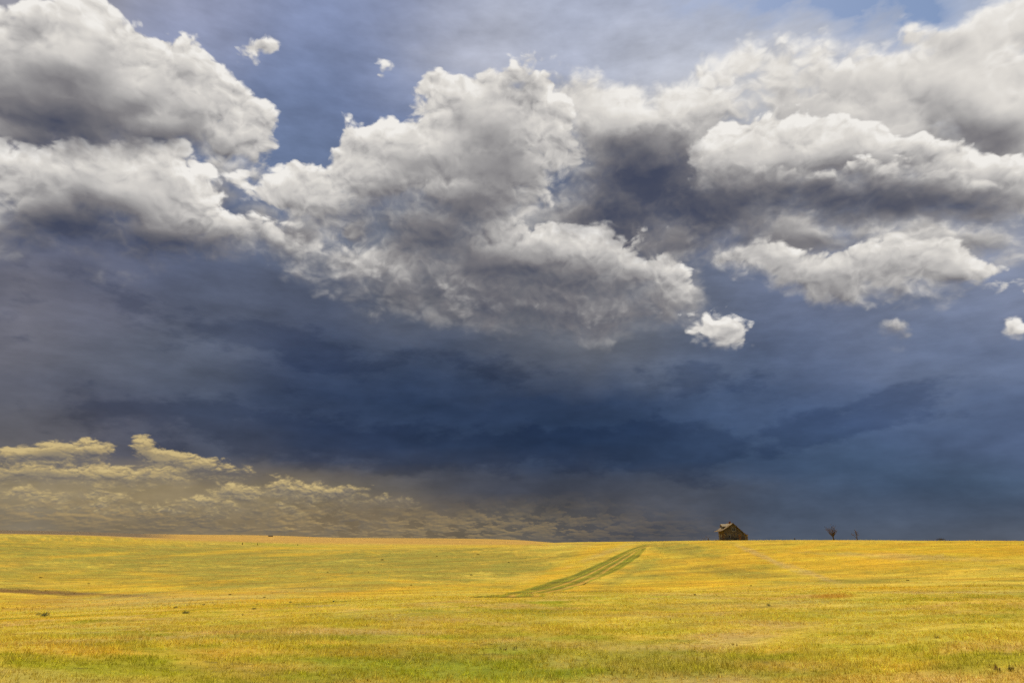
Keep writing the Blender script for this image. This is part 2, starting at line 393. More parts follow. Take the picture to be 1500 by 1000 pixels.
# ------------------------------------------------------------------ sun
sun_d = bpy.data.lights.new('sun', 'SUN')
sun_d.energy = 4.2; sun_d.angle = math.radians(0.5); sun_d.color = (1.0, 0.93, 0.80)
sun = bpy.data.objects.new('sun', sun_d)
to_sun = Vector((math.sin(SUN_AZ) * math.cos(SUN_EL), math.cos(SUN_AZ) * math.cos(SUN_EL), math.sin(SUN_EL)))
sun.rotation_euler = to_sun.to_track_quat('Z', 'Y').to_euler()
sun.location = to_sun * 100
C.objects.link(sun)

# ------------------------------------------------------------------ helpers
RNG = np.random.default_rng(7)
random.seed(11)

def tag(o, label=None, cat=None, group=None, kind=None):
    for k, v in (('label', label), ('category', cat), ('group', group), ('kind', kind)):
        if v is not None:
            o[k] = v
    return o

def link(name, me, mat=None, parent=None):
    o = bpy.data.objects.new(name, me)
    C.objects.link(o)
    if mat is not None and not me.materials:
        me.materials.append(mat)
    if parent is not None:
        o.parent = parent
    return o

def empty(name, loc, rz=0.0):
    o = bpy.data.objects.new(name, None)
    o.location = loc; o.rotation_euler = (0, 0, rz); o.empty_display_size = 0.2
    C.objects.link(o)
    return o

def mesh_np(name, verts, faces, n):
    """mesh from arrays; every face has n corners"""
    me = bpy.data.meshes.new(name)
    v = np.asarray(verts, np.float32); f = np.asarray(faces, np.int32)
    me.vertices.add(len(v)); me.vertices.foreach_set('co', v.ravel())
    me.loops.add(f.size); me.loops.foreach_set('vertex_index', f.ravel())
    me.polygons.add(len(f))
    me.polygons.foreach_set('loop_start', np.arange(0, f.size, n, dtype=np.int32))
    me.update(calc_edges=True)
    return me

def colour_attr(me, name, rgb):
    a = me.attributes.new(name, 'FLOAT_COLOR', 'POINT')
    c = np.ones((len(rgb), 4), np.float32); c[:, :3] = rgb
    a.data.foreach_set('color', c.ravel())

def vnoise(x, y, seed=0):
    """value noise on a unit lattice, 0..1"""
    xi, yi = np.floor(x).astype(np.int64), np.floor(y).astype(np.int64)
    fx, fy = x - xi, y - yi
    fx, fy = fx * fx * (3 - 2 * fx), fy * fy * (3 - 2 * fy)
    def h(a, b):
        n = (a * 374761393 + b * 668265263 + seed * 974634777) & 0xFFFFFFFF
        n = ((n ^ (n >> 13)) * 1274126177) & 0xFFFFFFFF
        return ((n ^ (n >> 16)) & 0xFFFF) / 65535.0
    a, b, c, d = h(xi, yi), h(xi + 1, yi), h(xi, yi + 1), h(xi + 1, yi + 1)
    return (a * (1 - fx) + b * fx) * (1 - fy) + (c * (1 - fx) + d * fx) * fy

def fbm(x, y, oct=4, seed=0, rough=0.5):
    s, a, t = 0.0, 1.0, 0.0
    for k in range(oct):
        s = s + a * vnoise(x * 2 ** k + 17.3 * k, y * 2 ** k - 9.1 * k, seed + k); t += a; a *= rough
    return s / t

def material(name, build):
    m = bpy.data.materials.new(name); m.use_nodes = True
    nt = m.node_tree; nt.nodes.clear()
    t = Tree(nt)
    out = nt.nodes.new('ShaderNodeOutputMaterial')
    nt.links.new(build(t), out.inputs[0])
    return m

def principled(t, col, rough=0.85, normal=None, spec=0.2, metal=0.0):
    p = t.nt.nodes.new('ShaderNodeBsdfPrincipled')
    t.put(p.inputs['Base Color'], col if isinstance(col, bpy.types.NodeSocket) else (*col, 1.0))
    t.put(p.inputs['Roughness'], rough); t.put(p.inputs['Specular IOR Level'], spec); t.put(p.inputs['Metallic'], metal)
    if normal is not None:
        t.put(p.inputs['Normal'], normal)
    return p.outputs[0]

def bump_n(t, h, strength, dist):
    b = t.nt.nodes.new('ShaderNodeBump')
    b.inputs['Strength'].default_value = strength; b.inputs['Distance'].default_value = dist
    t.put(b.inputs['Height'], h)
    return b.outputs[0]

def coords(t, which='Object'):
    n = t.nt.nodes.new('ShaderNodeTexCoord')
    return n.outputs[which]

def position(t):
    return t.nt.nodes.new('ShaderNodeNewGeometry').outputs['Position']

def attr(t, name):
    n = t.nt.nodes.new('ShaderNodeAttribute'); n.attribute_name = name
    return n.outputs['Color']

# ------------------------------------------------------------------ terrain: a sheet of prairie about the camera, out to the horizon
# profile of the land along some compass directions: the photo column that looks that way, then (metres away, photo row of the ground there)
NEAR = [(14.4, 1001)]
PROFILE = {
 0:    [(46, 913), (58, 907), (75, 899), (110, 886), (148, 873), (154, 867.5), (220, 848), (330, 812), (450, 788), (560, 782), (750, 782), (1200, 781.5), (2600, 776.3), (4500, 778), (9000, 793)],
 125:  [(46, 906), (58, 901), (75, 895), (110, 884), (150, 872), (160, 868), (220, 847), (330, 813), (450, 790), (560, 784.5), (750, 784.5), (1200, 784), (2600, 778.5), (4500, 781), (9000, 793)],
 250:  [(47, 900), (60, 896), (80, 888), (110, 878), (155, 862), (220, 843), (330, 814), (450, 798), (560, 790), (750, 790), (1200, 788.5), (2600, 784), (4500, 783), (9000, 793)],
 375:  [(50, 892), (64, 888), (85, 881), (110, 873), (155, 856), (220, 836), (330, 810), (430, 800), (560, 798), (750, 796), (1200, 791), (2200, 785), (4500, 784.5), (9000, 793)],
 500:  [(52, 884), (70, 880), (90, 876), (120, 866), (160, 848), (220, 829), (320, 806), (420, 800), (560, 798), (750, 798), (1200, 793), (2200, 788), (4500, 788), (9000, 794)],
 625:  [(55, 877), (72, 877), (90, 874), (120, 863), (160, 846), (220, 826), (320, 802), (420, 798), (560, 798), (750, 798), (1200, 795), (2200, 789), (4500, 788.5), (9000, 794)],
 750:  [(58, 872), (80, 876), (100, 871), (125, 861), (160, 845), (220, 822), (310, 799), (400, 796.5), (560, 799), (750, 799), (1200, 797), (2400, 790.5), (4500, 790), (9000, 795)],
 850:  [(58, 870), (80, 875), (105, 868), (130, 857), (165, 838), (220, 813), (280, 797), (340, 793.5), (430, 796), (700, 800), (1200, 800), (2600, 799), (4500, 797), (9000, 796)],
 1000: [(60, 868), (85, 876), (108, 865), (135, 850), (170, 828), (210, 804), (236, 793), (262, 792), (320, 793), (500, 800), (1200, 801), (2600, 800), (4500, 798), (9000, 797)],
 1100: [(60, 866), (85, 874), (108, 862), (135, 847), (170, 824), (210, 800), (234, 791), (262, 791.5), (320, 793), (500, 800), (1200, 801), (2600, 800), (4500, 798), (9000, 797)],
 1250: [(60, 864), (85, 872), (108, 860), (135, 845), (170, 822), (210, 799), (234, 791), (262, 791.2), (320, 793), (500, 800), (1200, 801), (2600, 800), (4500, 798), (9000, 797)],
 1500: [(60, 862), (85, 870), (108, 858), (135, 843), (170, 822), (210, 801), (240, 792.5), (270, 792.5), (330, 794), (500, 801), (1200, 801), (2600, 800), (4500, 798), (9000, 797)],
}

def pchip(xs, ys, q):
    xs, ys = np.asarray(xs, float), np.asarray(ys, float)
    h = np.diff(xs); dl = np.diff(ys) / h
    m = np.zeros(len(xs)); m[0], m[-1] = dl[0], dl[-1]
    for i in range(1, len(xs) - 1):
        if dl[i - 1] * dl[i] > 0:
            w1, w2 = 2 * h[i] + h[i - 1], h[i] + 2 * h[i - 1]
            m[i] = (w1 + w2) / (w1 / dl[i - 1] + w2 / dl[i])
    k = np.clip(np.searchsorted(xs, q) - 1, 0, len(h) - 1)
    t = (q - xs[k]) / h[k]
    a = (1 + 2 * t) * (1 - t) ** 2 * ys[k] + t * (1 - t) ** 2 * h[k] * m[k] + t * t * (3 - 2 * t) * ys[k + 1] + t * t * (t - 1) * h[k] * m[k + 1]
    return np.where(q <= xs[0], ys[0], np.where(q >= xs[-1], ys[-1], a))

LOGD = np.linspace(math.log(1.0), math.log(32000.0), 700)
cols_az, cols_z = [], []
for xp in sorted(PROFILE):
    az = math.atan((xp - 750) * CP / F_PX)
    ds, zs = [1.0, 6.0], [-2.45, -2.5]
    for d, y in NEAR + PROFILE[xp]:
        ds.append(d); zs.append(d * math.cos(az) * math.tan(PITCH + math.atan((500 - y) / F_PX)))
    ds += [32000.0]; zs += [-170.0]
    cols_az.append(az); cols_z.append(pchip(np.log(ds), zs, LOGD))
cols_az, cols_z = np.array(cols_az), np.array(cols_z)
flat = np.interp(LOGD, np.log([1, 6, 40, 200, 1000, 32000]), [-2.45, -2.5, -3.2, -5, -6, -170])
AZ_T = np.concatenate([[-math.pi, -2.2, -1.3], cols_az, [1.3, 2.2, math.pi]])
Z_T = np.vstack([flat, flat, 0.5 * (cols_z[0] + flat), cols_z, 0.5 * (cols_z[-1] + flat), flat, flat])
# rounder in azimuth
fine_az = np.linspace(-math.pi, math.pi, 1441)
zf = np.array([pchip(AZ_T, Z_T[:, j], fine_az) for j in range(len(LOGD))]).T
ker = np.exp(-0.5 * (np.arange(-12, 13) / 5.0) ** 2); ker /= ker.sum()
zf = np.apply_along_axis(lambda c: np.convolve(np.pad(c, 12, mode='wrap'), ker, 'valid'), 0, zf)

def land(az, d):
    """height of the ground at azimuth az, d metres out"""
    az, d = np.asarray(az, float), np.asarray(d, float)
    u = (az + math.pi) / (2 * math.pi) * 1440
    v = (np.log(np.maximum(d, 1.0)) - LOGD[0]) / (LOGD[-1] - LOGD[0]) * (len(LOGD) - 1)
    i, j = np.clip(np.floor(u).astype(int), 0, 1439), np.clip(np.floor(v).astype(int), 0, len(LOGD) - 2)
    fu, fv = u - i, v - j
    z = (zf[i, j] * (1 - fu) + zf[i + 1, j] * fu) * (1 - fv) + (zf[i, j + 1] * (1 - fu) + zf[i + 1, j + 1] * fu) * fv
    x, y = d * np.sin(az), d * np.cos(az)
    amp = np.clip(d / 60.0, 0.12, 1.0) * np.clip(600.0 / d, 0, 1)
    z = z + amp * 0.5 * (fbm(x / 23.0, y / 23.0, 3, 5) - 0.5) + 0.07 * (fbm(x / 1.9, y / 1.9, 2, 9) - 0.5) * np.clip(200.0 / d, 0, 1)
    return z

def land_xy(x, y):
    return float(land(math.atan2(x, y), math.hypot(x, y)))

def at_px(x, y, dmin=8.0):
    """the point of the ground that a photo pixel looks at"""
    az, el = azel(x, y)
    ds = np.exp(np.linspace(math.log(dmin), math.log(9000), 2600))
    hit = np.nonzero(land(np.full_like(ds, az), ds) >= ds * math.tan(el))[0]
    d = ds[hit[0]] if len(hit) else 262.0
    return Vector((d * math.sin(az), d * math.cos(az), float(land(az, d))))

def px_of(x, y, z):
    f = y * CP + z * SP
    f = np.where(f > 0.05, f, 0.05)
    return 750 + F_PX * x / f, 500 - F_PX * (-y * SP + z * CP) / f

# --- what grows where (albedo of the sward): patches laid out over the land
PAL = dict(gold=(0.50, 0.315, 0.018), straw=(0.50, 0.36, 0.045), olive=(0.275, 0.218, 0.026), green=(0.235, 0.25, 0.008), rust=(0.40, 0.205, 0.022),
           tan=(0.43, 0.295, 0.080), brown=(0.17, 0.095, 0.024), plough_shade=(0.135, 0.095, 0.055), orange=(0.41, 0.235, 0.045))
# photo-placed patches of plant cover and of a bank with painted shade: x, y, rx, ry, tilt, kind, amount
PATCHES = [
 (1250,812,330,26,0,'gold',0.9),(1000,800,120,7,0,'gold',0.6),(1420,800,140,14,0,'gold',0.8),(860,815,110,16,-28,'gold',0.85),(800,845,80,8,-25,'gold',0.7),
 (1000,808,60,12,10,'olive',0.9),(1080,838,75,12,5,'olive',0.85),(960,828,50,10,-10,'olive',0.6),(1040,820,60,6,10,'gold',0.7),(1040,850,90,8,0,'gold',0.7),
 (1130,820,55,4,24,'tan',0.8),(1190,840,60,4,20,'tan',0.7),(1320,815,160,5,2,'tan',0.6),(1130,858,260,7,0,'straw',0.5),(930,860,140,6,0,'gold',0.8),(1300,862,220,5,0,'gold',0.6),
 (1220,872,40,5,0,'rust',0.8),(1120,886,200,7,0,'tan',0.5),
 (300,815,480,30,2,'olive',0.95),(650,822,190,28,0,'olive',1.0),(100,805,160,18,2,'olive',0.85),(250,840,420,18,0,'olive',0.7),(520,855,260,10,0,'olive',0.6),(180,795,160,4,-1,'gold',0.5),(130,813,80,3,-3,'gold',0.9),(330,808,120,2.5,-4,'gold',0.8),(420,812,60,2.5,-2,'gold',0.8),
 (60,868,90,3.5,3,'brown',0.95),(40,866,70,4,2,'brown',0.8),(140,870,100,2.5,2,'brown',0.75),(30,882,90,12,2,'gold',0.6),(75,880,60,7,0,'rust',0.4),(250,878,240,12,-3,'tan',0.5),(230,842,60,4,4,'gold',0.7),(585,850,32,3,3,'gold',0.9),  # brown ones: erosion bank, its shade put into the colour
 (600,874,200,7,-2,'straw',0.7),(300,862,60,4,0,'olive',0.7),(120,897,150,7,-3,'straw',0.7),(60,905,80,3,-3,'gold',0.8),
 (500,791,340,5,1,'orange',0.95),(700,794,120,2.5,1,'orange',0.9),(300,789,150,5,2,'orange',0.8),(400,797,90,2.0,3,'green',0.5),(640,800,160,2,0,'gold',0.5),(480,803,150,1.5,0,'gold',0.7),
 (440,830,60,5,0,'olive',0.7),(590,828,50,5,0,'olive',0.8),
 (110,955,100,16,0,'rust',0.35),(320,958,60,8,0,'rust',0.3),(540,955,70,10,0,'rust',0.35),(860,960,200,24,0,'green',0.55),(180,985,280,28,0,'green',0.5),(1260,955,170,16,0,'green',0.5),
 (620,985,220,18,0,'green',0.55),(1440,970,120,26,0,'green',0.6),(470,935,180,8,0,'green',0.45),(1000,975,160,20,0,'green',0.5),(1150,975,120,8,0,'tan',0.5),(850,945,120,8,0,'tan',0.45),(380,978,110,9,0,'tan',0.4),
 (845,824,105,9,-26,'gold',1.0),(795,850,70,5,-17,'gold',0.9),(1010,856,120,6,0,'gold',0.95),(965,815,32,9,0,'gold',0.6),(1010,806,70,9,8,'olive',0.7),(925,838,55,8,-26,'olive',0.75),(880,812,60,4,-20,'tan',0.5),
 (700,910,500,16,0,'straw',0.4),(1250,905,260,14,0,'straw',0.35),
]

def sward(x, y, z):
    """albedo of what grows at world points"""
    d = np.hypot(x, y)
    px, py = px_of(x, y, z)
    infront = np.clip((y - 4.0) / 4.0, 0, 1)
    n1 = fbm(x / 9.0, y / 9.0, 4, 21); n2 = fbm(x / 1.3, y / 1.3, 3, 33); n3 = fbm(x / 40.0, y / 40.0, 3, 40); n4 = fbm(x / 0.8, y / 0.8, 2, 51)
    P = {k: np.array(v) for k, v in PAL.items()}
    mixw = lambda a, b, w: a + (b - a) * np.clip(w, 0, 1)[..., None]
    c = mixw(P['straw'], P['gold'], (n3 - 0.35) * 2.5)
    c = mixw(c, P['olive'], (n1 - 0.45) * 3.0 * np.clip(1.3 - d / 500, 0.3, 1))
    near = np.clip((75 - d) / 30.0, 0, 1)
    c = mixw(c, P['green'], near * ((n2 * 0.6 + n1 * 0.4) - 0.43) * 3.2)
    c = mixw(c, P['tan'], near * (fbm(x / 3.1, y / 3.1, 3, 77) - 0.47) * 3.5)
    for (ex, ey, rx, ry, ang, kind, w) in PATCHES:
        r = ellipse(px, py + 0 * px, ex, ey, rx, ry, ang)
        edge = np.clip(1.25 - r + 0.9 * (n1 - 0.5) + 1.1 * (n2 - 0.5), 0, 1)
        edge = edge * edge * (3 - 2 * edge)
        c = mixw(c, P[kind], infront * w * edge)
    # far ploughed ridge, with the cloud shade over it painted in as dark brown
    c = mixw(c, P['orange'] * (0.75 + 0.5 * fbm(x / 160.0, y / 60.0, 3, 44))[..., None], np.clip((d - 800) / 300, 0, 1) * infront * np.clip((820 - px) / 40, 0, 1) * 0.9)
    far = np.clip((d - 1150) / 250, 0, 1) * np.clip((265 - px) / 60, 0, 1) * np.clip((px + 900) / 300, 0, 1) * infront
    c = mixw(c, P['plough_shade'], far * 0.95)
    c = c * (0.86 + 0.28 * n4)[..., None]
    return c

az_in = np.arange(-0.82, 0.8201, 0.0021)
az_all = np.concatenate([np.linspace(-math.pi, -0.82, 60)[:-1], az_in, np.linspace(0.82, math.pi, 60)[1:-1]])
rings = np.concatenate([np.exp(np.arange(math.log(2.0), math.log(420.0), 0.0135)), np.exp(np.arange(math.log(420.0), math.log(32000.0), 0.055))])
A, D = np.meshgrid(az_all, rings)
Zg = land(A, D)
Xg, Yg = D * np.sin(A), D * np.cos(A)
nr, nc = A.shape
idx = np.arange(nr * nc).reshape(nr, nc)
i0, i1 = idx[:-1], idx[1:]
f = np.stack([i0, np.roll(i0, -1, 1), np.roll(i1, -1, 1), i1], -1).reshape(-1, 4)[:, ::-1]
V = np.stack([Xg, Yg, Zg], -1).reshape(-1, 3)
cen = len(V)
V = np.vstack([V, [[0, 0, -2.45]]])
me = mesh_np('ground', V, f, 4)
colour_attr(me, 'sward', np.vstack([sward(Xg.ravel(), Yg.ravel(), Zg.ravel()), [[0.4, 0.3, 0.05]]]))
bm = bmesh.new(); bm.from_mesh(me); bm.verts.ensure_lookup_table()
for j in range(nc):
    bm.faces.new((bm.verts[cen], bm.verts[(j + 1) % nc], bm.verts[j]))
bm.to_mesh(me); bm.free()
me.polygons.foreach_set('use_smooth', np.ones(len(me.polygons), bool))

def build_ground(t):
    p = position(t)
    c = attr(t, 'sward')
    # grain: stems and gaps, drawn out across the slope
    g1 = t.noise(p, 3.2, 6.0, 0.65)
    g2 = t.noise(t.vm('MULTIPLY', p, (0.35, 1.0, 1.0)), 0.5, 6.0, 0.62)
    g3 = t.noise(p, 0.11, 4.0, 0.55)
    k = t.m('MULTIPLY', t.mapr(g1, 0.28, 0.72, 0.78, 1.28, 'LINEAR'), t.mapr(g2, 0.28, 0.72, 0.80, 1.22, 'LINEAR'))
    c = t.vm('SCALE', c, scale=k)
    warm = t.mix(t.mapr(g3, 0.35, 0.65), (1.05, 0.97, 0.9), (0.95, 1.03, 1.1))
    c = t.vm('MULTIPLY', c, warm)
    g4 = t.noise(t.vm('MULTIPLY', p, (0.30, 1.0, 1.0)), 0.16, 6.0, 0.68)
    c = t.vm('SCALE', c, scale=t.mapr(g4, 0.30, 0.70, 0.72, 1.26, 'LINEAR'))
    # dark tussocks and scraped spots
    s = t.noise(t.vm('MULTIPLY', p, (0.6, 1.0, 1.0)), 0.9, 3.0, 0.6)
    c = t.mix(t.mapr(s, 0.62, 0.72, 0.0, 0.7), c, (0.11, 0.08, 0.018))
    h = t.noise(p, 5.0, 4.0, 0.7)
    return principled(t, c, 0.95, bump_n(t, h, 0.8, 0.12), 0.08)
ground = link('ground', me, material('prairie_ground', build_ground))
tag(ground, 'rolling prairie ground of dry golden and green grass', None, None, 'structure')
ground['category'] = 'ground'

# ------------------------------------------------------------------ wheel tracks across the prairie
def ribbon(name, pts, half_w, lanes, label, sub=14, jitter=0.3, taper=(1.0, 1.0)):
    """a worn two-rut track: pts are photo pixels on the ground; lanes = (position across -1..1, albedo)"""
    w = [at_px(*p, dmin=30.0) if len(p) == 2 else at_px(p[0], p[1], dmin=p[2]) for p in pts]
    P = np.array([[v.x, v.y] for v in w])
    t = np.arange(len(P)); q = np.linspace(0, len(P) - 1, (len(P) - 1) * sub + 1)
    line = np.stack([pchip(t, P[:, 0], q), pchip(t, P[:, 1], q)], -1)
    tan = np.gradient(line, axis=0); tan /= np.linalg.norm(tan, axis=1)[:, None]
    nor = np.stack([tan[:, 1], -tan[:, 0]], -1)
    u = np.array([l[0] for l in lanes]); col = np.array([l[1] for l in lanes])
    wob = 1.0 + jitter * (fbm(q[:, None] * 1.7 + 0 * u, u[None] * 3.0 + 4.0, 3, 61) - 0.5) * 2
    tp = np.interp(q, [0, (len(P) - 1) * 0.45, len(P) - 1], [taper[0], 1.0, taper[1]])[:, None]
    X = line[:, None, 0] + nor[:, None, 0] * u[None] * half_w * wob * tp
    Y = line[:, None, 1] + nor[:, None, 1] * u[None] * half_w * wob * tp
    Z = land(np.arctan2(X, Y), np.hypot(X, Y)) + 0.03 - 0.10 * (np.abs(u)[None] > 0.98)
    n, m = X.shape
    ii = np.arange(n * m).reshape(n, m)
    fc = np.stack([ii[:-1, :-1], ii[:-1, 1:], ii[1:, 1:], ii[1:, :-1]], -1).reshape(-1, 4)
    me = mesh_np(name, np.stack([X, Y, Z], -1).reshape(-1, 3), fc, 4)
    cc = np.broadcast_to(col[None], (n, m, 3)) * (0.8 + 0.4 * fbm(X / 2.5, Y / 2.5, 3, 70))[..., None]
    own = sward(X, Y, Z)
    k = np.where(np.abs(u) > 0.98, 1.0, 0.10)[None, :, None] + 0.7 * np.clip(fbm(X / 6.0, Y / 6.0, 3, 71) - 0.5, 0, 1)[..., None]
    cc = cc + (own - cc) * np.clip(k, 0, 1)
    colour_attr(me, 'sward', cc.reshape(-1, 3))
    o = link(name, me, ground.data.materials[0])
    tag(o, label, 'track', None, 'structure')
    return o
GR, DG, RU, GO = (0.225, 0.215, 0.010), (0.125, 0.125, 0.006), (0.50, 0.29, 0.05), (0.44, 0.29, 0.03)
ribbon('vehicle_track', [(748, 874.5), (775, 869.5), (802, 863), (830, 854), (858, 843), (884, 829.5), (908, 816.5), (930, 805), (953, 796.6)], 4.9,
       [(-1, GO), (-0.85, GR), (-0.62, DG), (-0.45, DG), (-0.30, GR), (-0.12, DG), (0.02, RU), (0.14, GR), (0.4, DG), (0.6, RU), (0.72, GR), (1, GO)],
       'green two-rut vehicle track curving up the golden slope', taper=(0.6, 0.42))
ribbon('vehicle_track', [(868, 846), (890, 838), (912, 826), (930, 814), (940, 803)], 1.7,
       [(-1, GO), (-0.7, GR), (-0.4, DG), (0.0, GR), (0.4, DG), (0.7, GR), (1, GO)], 'faint narrow wheel track beside the broad green one')
ribbon('vehicle_track', [(-160, 915), (0, 907), (120, 901.5), (250, 895.5), (370, 888), (490, 881), (560, 877)], 1.25,
       [(-1, GO), (-0.6, GR), (-0.2, DG), (0.2, GR), (0.7, DG), (1, GO)], 'thin green track line crossing the low swale', jitter=0.3)

# ------------------------------------------------------------------ grass blades
def build_grass(t):
    c = attr(t, 'sward')
    d = t.nt.nodes.new('ShaderNodeBsdfDiffuse'); t.put(d.inputs[0], c)
    tr = t.nt.nodes.new('ShaderNodeBsdfTranslucent'); t.put(tr.inputs[0], t.vm('MULTIPLY', c, (1.0, 1.0, 0.8)))
    m = t.nt.nodes.new('ShaderNodeMixShader'); m.inputs[0].default_value = 0.64
    t.nt.links.new(d.outputs[0], m.inputs[1]); t.nt.links.new(tr.outputs[0], m.inputs[2])
    return m.outputs[0]
GRASS = material('grass_blades', build_grass)

def grass(name, n, d0, d1, power, blades, hgt, wid, label, az_lim=0.74):
    """n tufts between d0 and d1 metres; more of them near"""
    u = RNG.random(n)
    k = 2.0 - power
    d = (d0 ** k + u * (d1 ** k - d0 ** k)) ** (1 / k)
    a = RNG.uniform(-az_lim, az_lim, n)
    x, y = d * np.sin(a), d * np.cos(a)
    keep = RNG.random(n) < np.clip(fbm(x / 1.3, y / 1.3, 3, 91) * 2.2 - 0.35, 0.15, 1)
    x, y, d, a = x[keep], y[keep], d[keep], a[keep]
    n = len(x)
    z = land(a, d) - 0.012
    grow = np.clip(fbm(x / 2.0, y / 2.0, 3, 88) * 1.6, 0.4, 1.5) * np.clip(RNG.normal(1, 0.3, n), 0.4, 2)
    base = sward(x, y, z)
    pale = RNG.random(n) ** 2.2
    base = base * 1.62
    base = base * (1 - 0.45 * pale[:, None]) + np.array([0.68, 0.52, 0.15]) * 0.45 * pale[:, None]
    base *= RNG.uniform(0.66, 1.34, n)[:, None]
    B = blades
    X = np.repeat(x, B); Y = np.repeat(y, B); Z = np.repeat(z, B); G = np.repeat(grow, B); N = n * B
    ang = RNG.uniform(0, 2 * math.pi, N); r = RNG.random(N) * 0.055 * (wid / 0.012) ** 0.5
    X = X + r * np.cos(ang); Y = Y + r * np.sin(ang)
    h = hgt * G * RNG.uniform(0.5, 1.35, N); w = wid * RNG.uniform(0.6, 1.3, N)
    fa = RNG.uniform(0, 2 * math.pi, N)
    lean = h * RNG.uniform(0.1, 0.9, N)
    ax, ay = np.cos(fa) * w / 2, np.sin(fa) * w / 2
    tip = np.stack([X + lean * np.cos(ang + 0.4), Y + lean * np.sin(ang + 0.4), Z + h], -1)
    v = np.stack([np.stack([X - ax, Y - ay, Z], -1), np.stack([X + ax, Y + ay, Z], -1), tip], 1).reshape(-1, 3)
    me = mesh_np(name, v, np.arange(3 * N).reshape(-1, 3), 3)
    col = np.repeat(base, B, 0) * RNG.uniform(0.75, 1.25, N)[:, None]
    colour_attr(me, 'sward', np.clip(np.repeat(col, 3, 0), 0, 0.8))
    o = link(name, me, GRASS)
    tag(o, label, 'grass', None, 'stuff')
    return o
grass('grass', 125000, 11.0, 70.0, 1.25, 9, 0.085, 0.013, 'short dry and green grass over the flat foreground')
grass('grass', 45000, 60.0, 300.0, 1.3, 4, 0.17, 0.05, 'sparse dry grass tufts on the slope beyond the swale')
grass('straw_stems', 7000, 11.5, 48.0, 1.4, 4, 0.20, 0.009, 'scattered taller pale straw stems standing above the short grass')

# ------------------------------------------------------------------ building helpers
def box_bm(bm, x0, x1, y0, y1, z0, z1):
    v = [bm.verts.new(p) for p in ((x0, y0, z0), (x1, y0, z0), (x1, y1, z0), (x0, y1, z0), (x0, y0, z1), (x1, y0, z1), (x1, y1, z1), (x0, y1, z1))]
    for q in ((3, 2, 1, 0), (4, 5, 6, 7), (0, 1, 5, 4), (1, 2, 6, 5), (2, 3, 7, 6), (3, 0, 4, 7)):
        bm.faces.new([v[i] for i in q])
    return v

def prism_bm(bm, outline, y0, y1):
    """outline of (x, z) points, counter-clockwise seen from -y, swept from y0 to y1"""
    a = [bm.verts.new((x, y0, z)) for x, z in outline]; b = [bm.verts.new((x, y1, z)) for x, z in outline]
    n = len(outline)
    bm.faces.new(a); bm.faces.new(b[::-1])
    for i in range(n):
        j = (i + 1) % n
        bm.faces.new((a[j], a[i], b[i], b[j]))

def prism_x_bm(bm, outline, x0, x1):
    """outline of (y, z) points swept along x"""
    a = [bm.verts.new((x0, y, z)) for y, z in outline]; b = [bm.verts.new((x1, y, z)) for y, z in outline]
    n = len(outline)
    bm.faces.new(a); bm.faces.new(b[::-1])
    for i in range(n):
        j = (i + 1) % n
        bm.faces.new((a[j], a[i], b[i], b[j]))

def finish(bm, name, mat, parent=None, bevel=0.0, smooth=False):
    bmesh.ops.recalc_face_normals(bm, faces=bm.faces)
    if bevel:
        bmesh.ops.bevel(bm, geom=list(bm.edges), offset=bevel, segments=1, affect='EDGES')
    me = bpy.data.meshes.new(name); bm.to_mesh(me); bm.free()
    if smooth:
        me.polygons.foreach_set('use_smooth', np.ones(len(me.polygons), bool))
    return link(name, me, mat, parent)

def box(name, mat, parent, *b, bevel=0.0):
    bm = bmesh.new(); box_bm(bm, *b)
    return finish(bm, name, mat, parent, bevel)

def tube_bm(bm, path, radii, sides=6):
    path = [Vector(p) for p in path]
    rings_ = []
    for i, p in enumerate(path):
        d = (path[min(i + 1, len(path) - 1)] - path[max(i - 1, 0)]).normalized()
        s = d.cross(Vector((0.31, 0.87, 0.21))).normalized(); u = s.cross(d)
        rings_.append([bm.verts.new(p + (s * math.cos(2 * math.pi * k / sides) + u * math.sin(2 * math.pi * k / sides)) * radii[i]) for k in range(sides)])
    for a, b in zip(rings_, rings_[1:]):
        for k in range(sides):
            bm.faces.new((a[k], a[(k + 1) % sides], b[(k + 1) % sides], b[k]))
    bm.faces.new(rings_[0][::-1]); bm.faces.new(rings_[-1])

# ------------------------------------------------------------------ materials of the house and plants
def wood(name, col, dark, pitch=0.16, axis='z', amount=0.5):
    """weathered boards: joints every pitch metres, streaks and stains"""
    def b(t):
        o = coords(t)
        x, y, z = t.sep(o)
        w = {'z': z, 'x': x, 'y': y}[axis]
        fr = t.m('FRACT', t.m('DIVIDE', w, pitch))
        joint = t.mapr(fr, 0.0, 0.16)
        board = t.m('FLOOR', t.m('DIVIDE', w, pitch))
        vary = t.noise(t.xyz(board, 0.0, 0.0), 7.3, 0.0)
        st = t.noise(t.vm('MULTIPLY', o, (2.0, 2.0, 0.4) if axis == 'z' else (0.6, 3.0, 3.0)), 1.4, 5.0, 0.6)
        c = t.mix(t.mapr(st, 0.3, 0.7, 0.0, amount), col, dark)
        c = t.vm('SCALE', c, scale=t.mapr(vary, 0.3, 0.7, 0.8, 1.2))
        c = t.mix(joint, tuple(k * 0.35 for k in dark), c)
        return principled(t, c, 0.85, bump_n(t, t.m('MULTIPLY', joint, 1.0), 0.6, 0.02), 0.15)
    return material(name, b)
SIDING = wood('weathered_siding', (0.15, 0.122, 0.082), (0.075, 0.06, 0.042), 0.15)
SHINGLE_WALL = wood('weathered_wall_shingles', (0.135, 0.106, 0.066), (0.07, 0.054, 0.034), 0.22)
ROOF = wood('wood_shingle_roof', (0.22, 0.145, 0.06), (0.13, 0.082, 0.034), 0.20)
ROOF_PALE = wood('pale_dormer_shingles', (0.40, 0.31, 0.18), (0.27, 0.20, 0.11), 0.20)  # paler version of the roof shingles, for the dormer
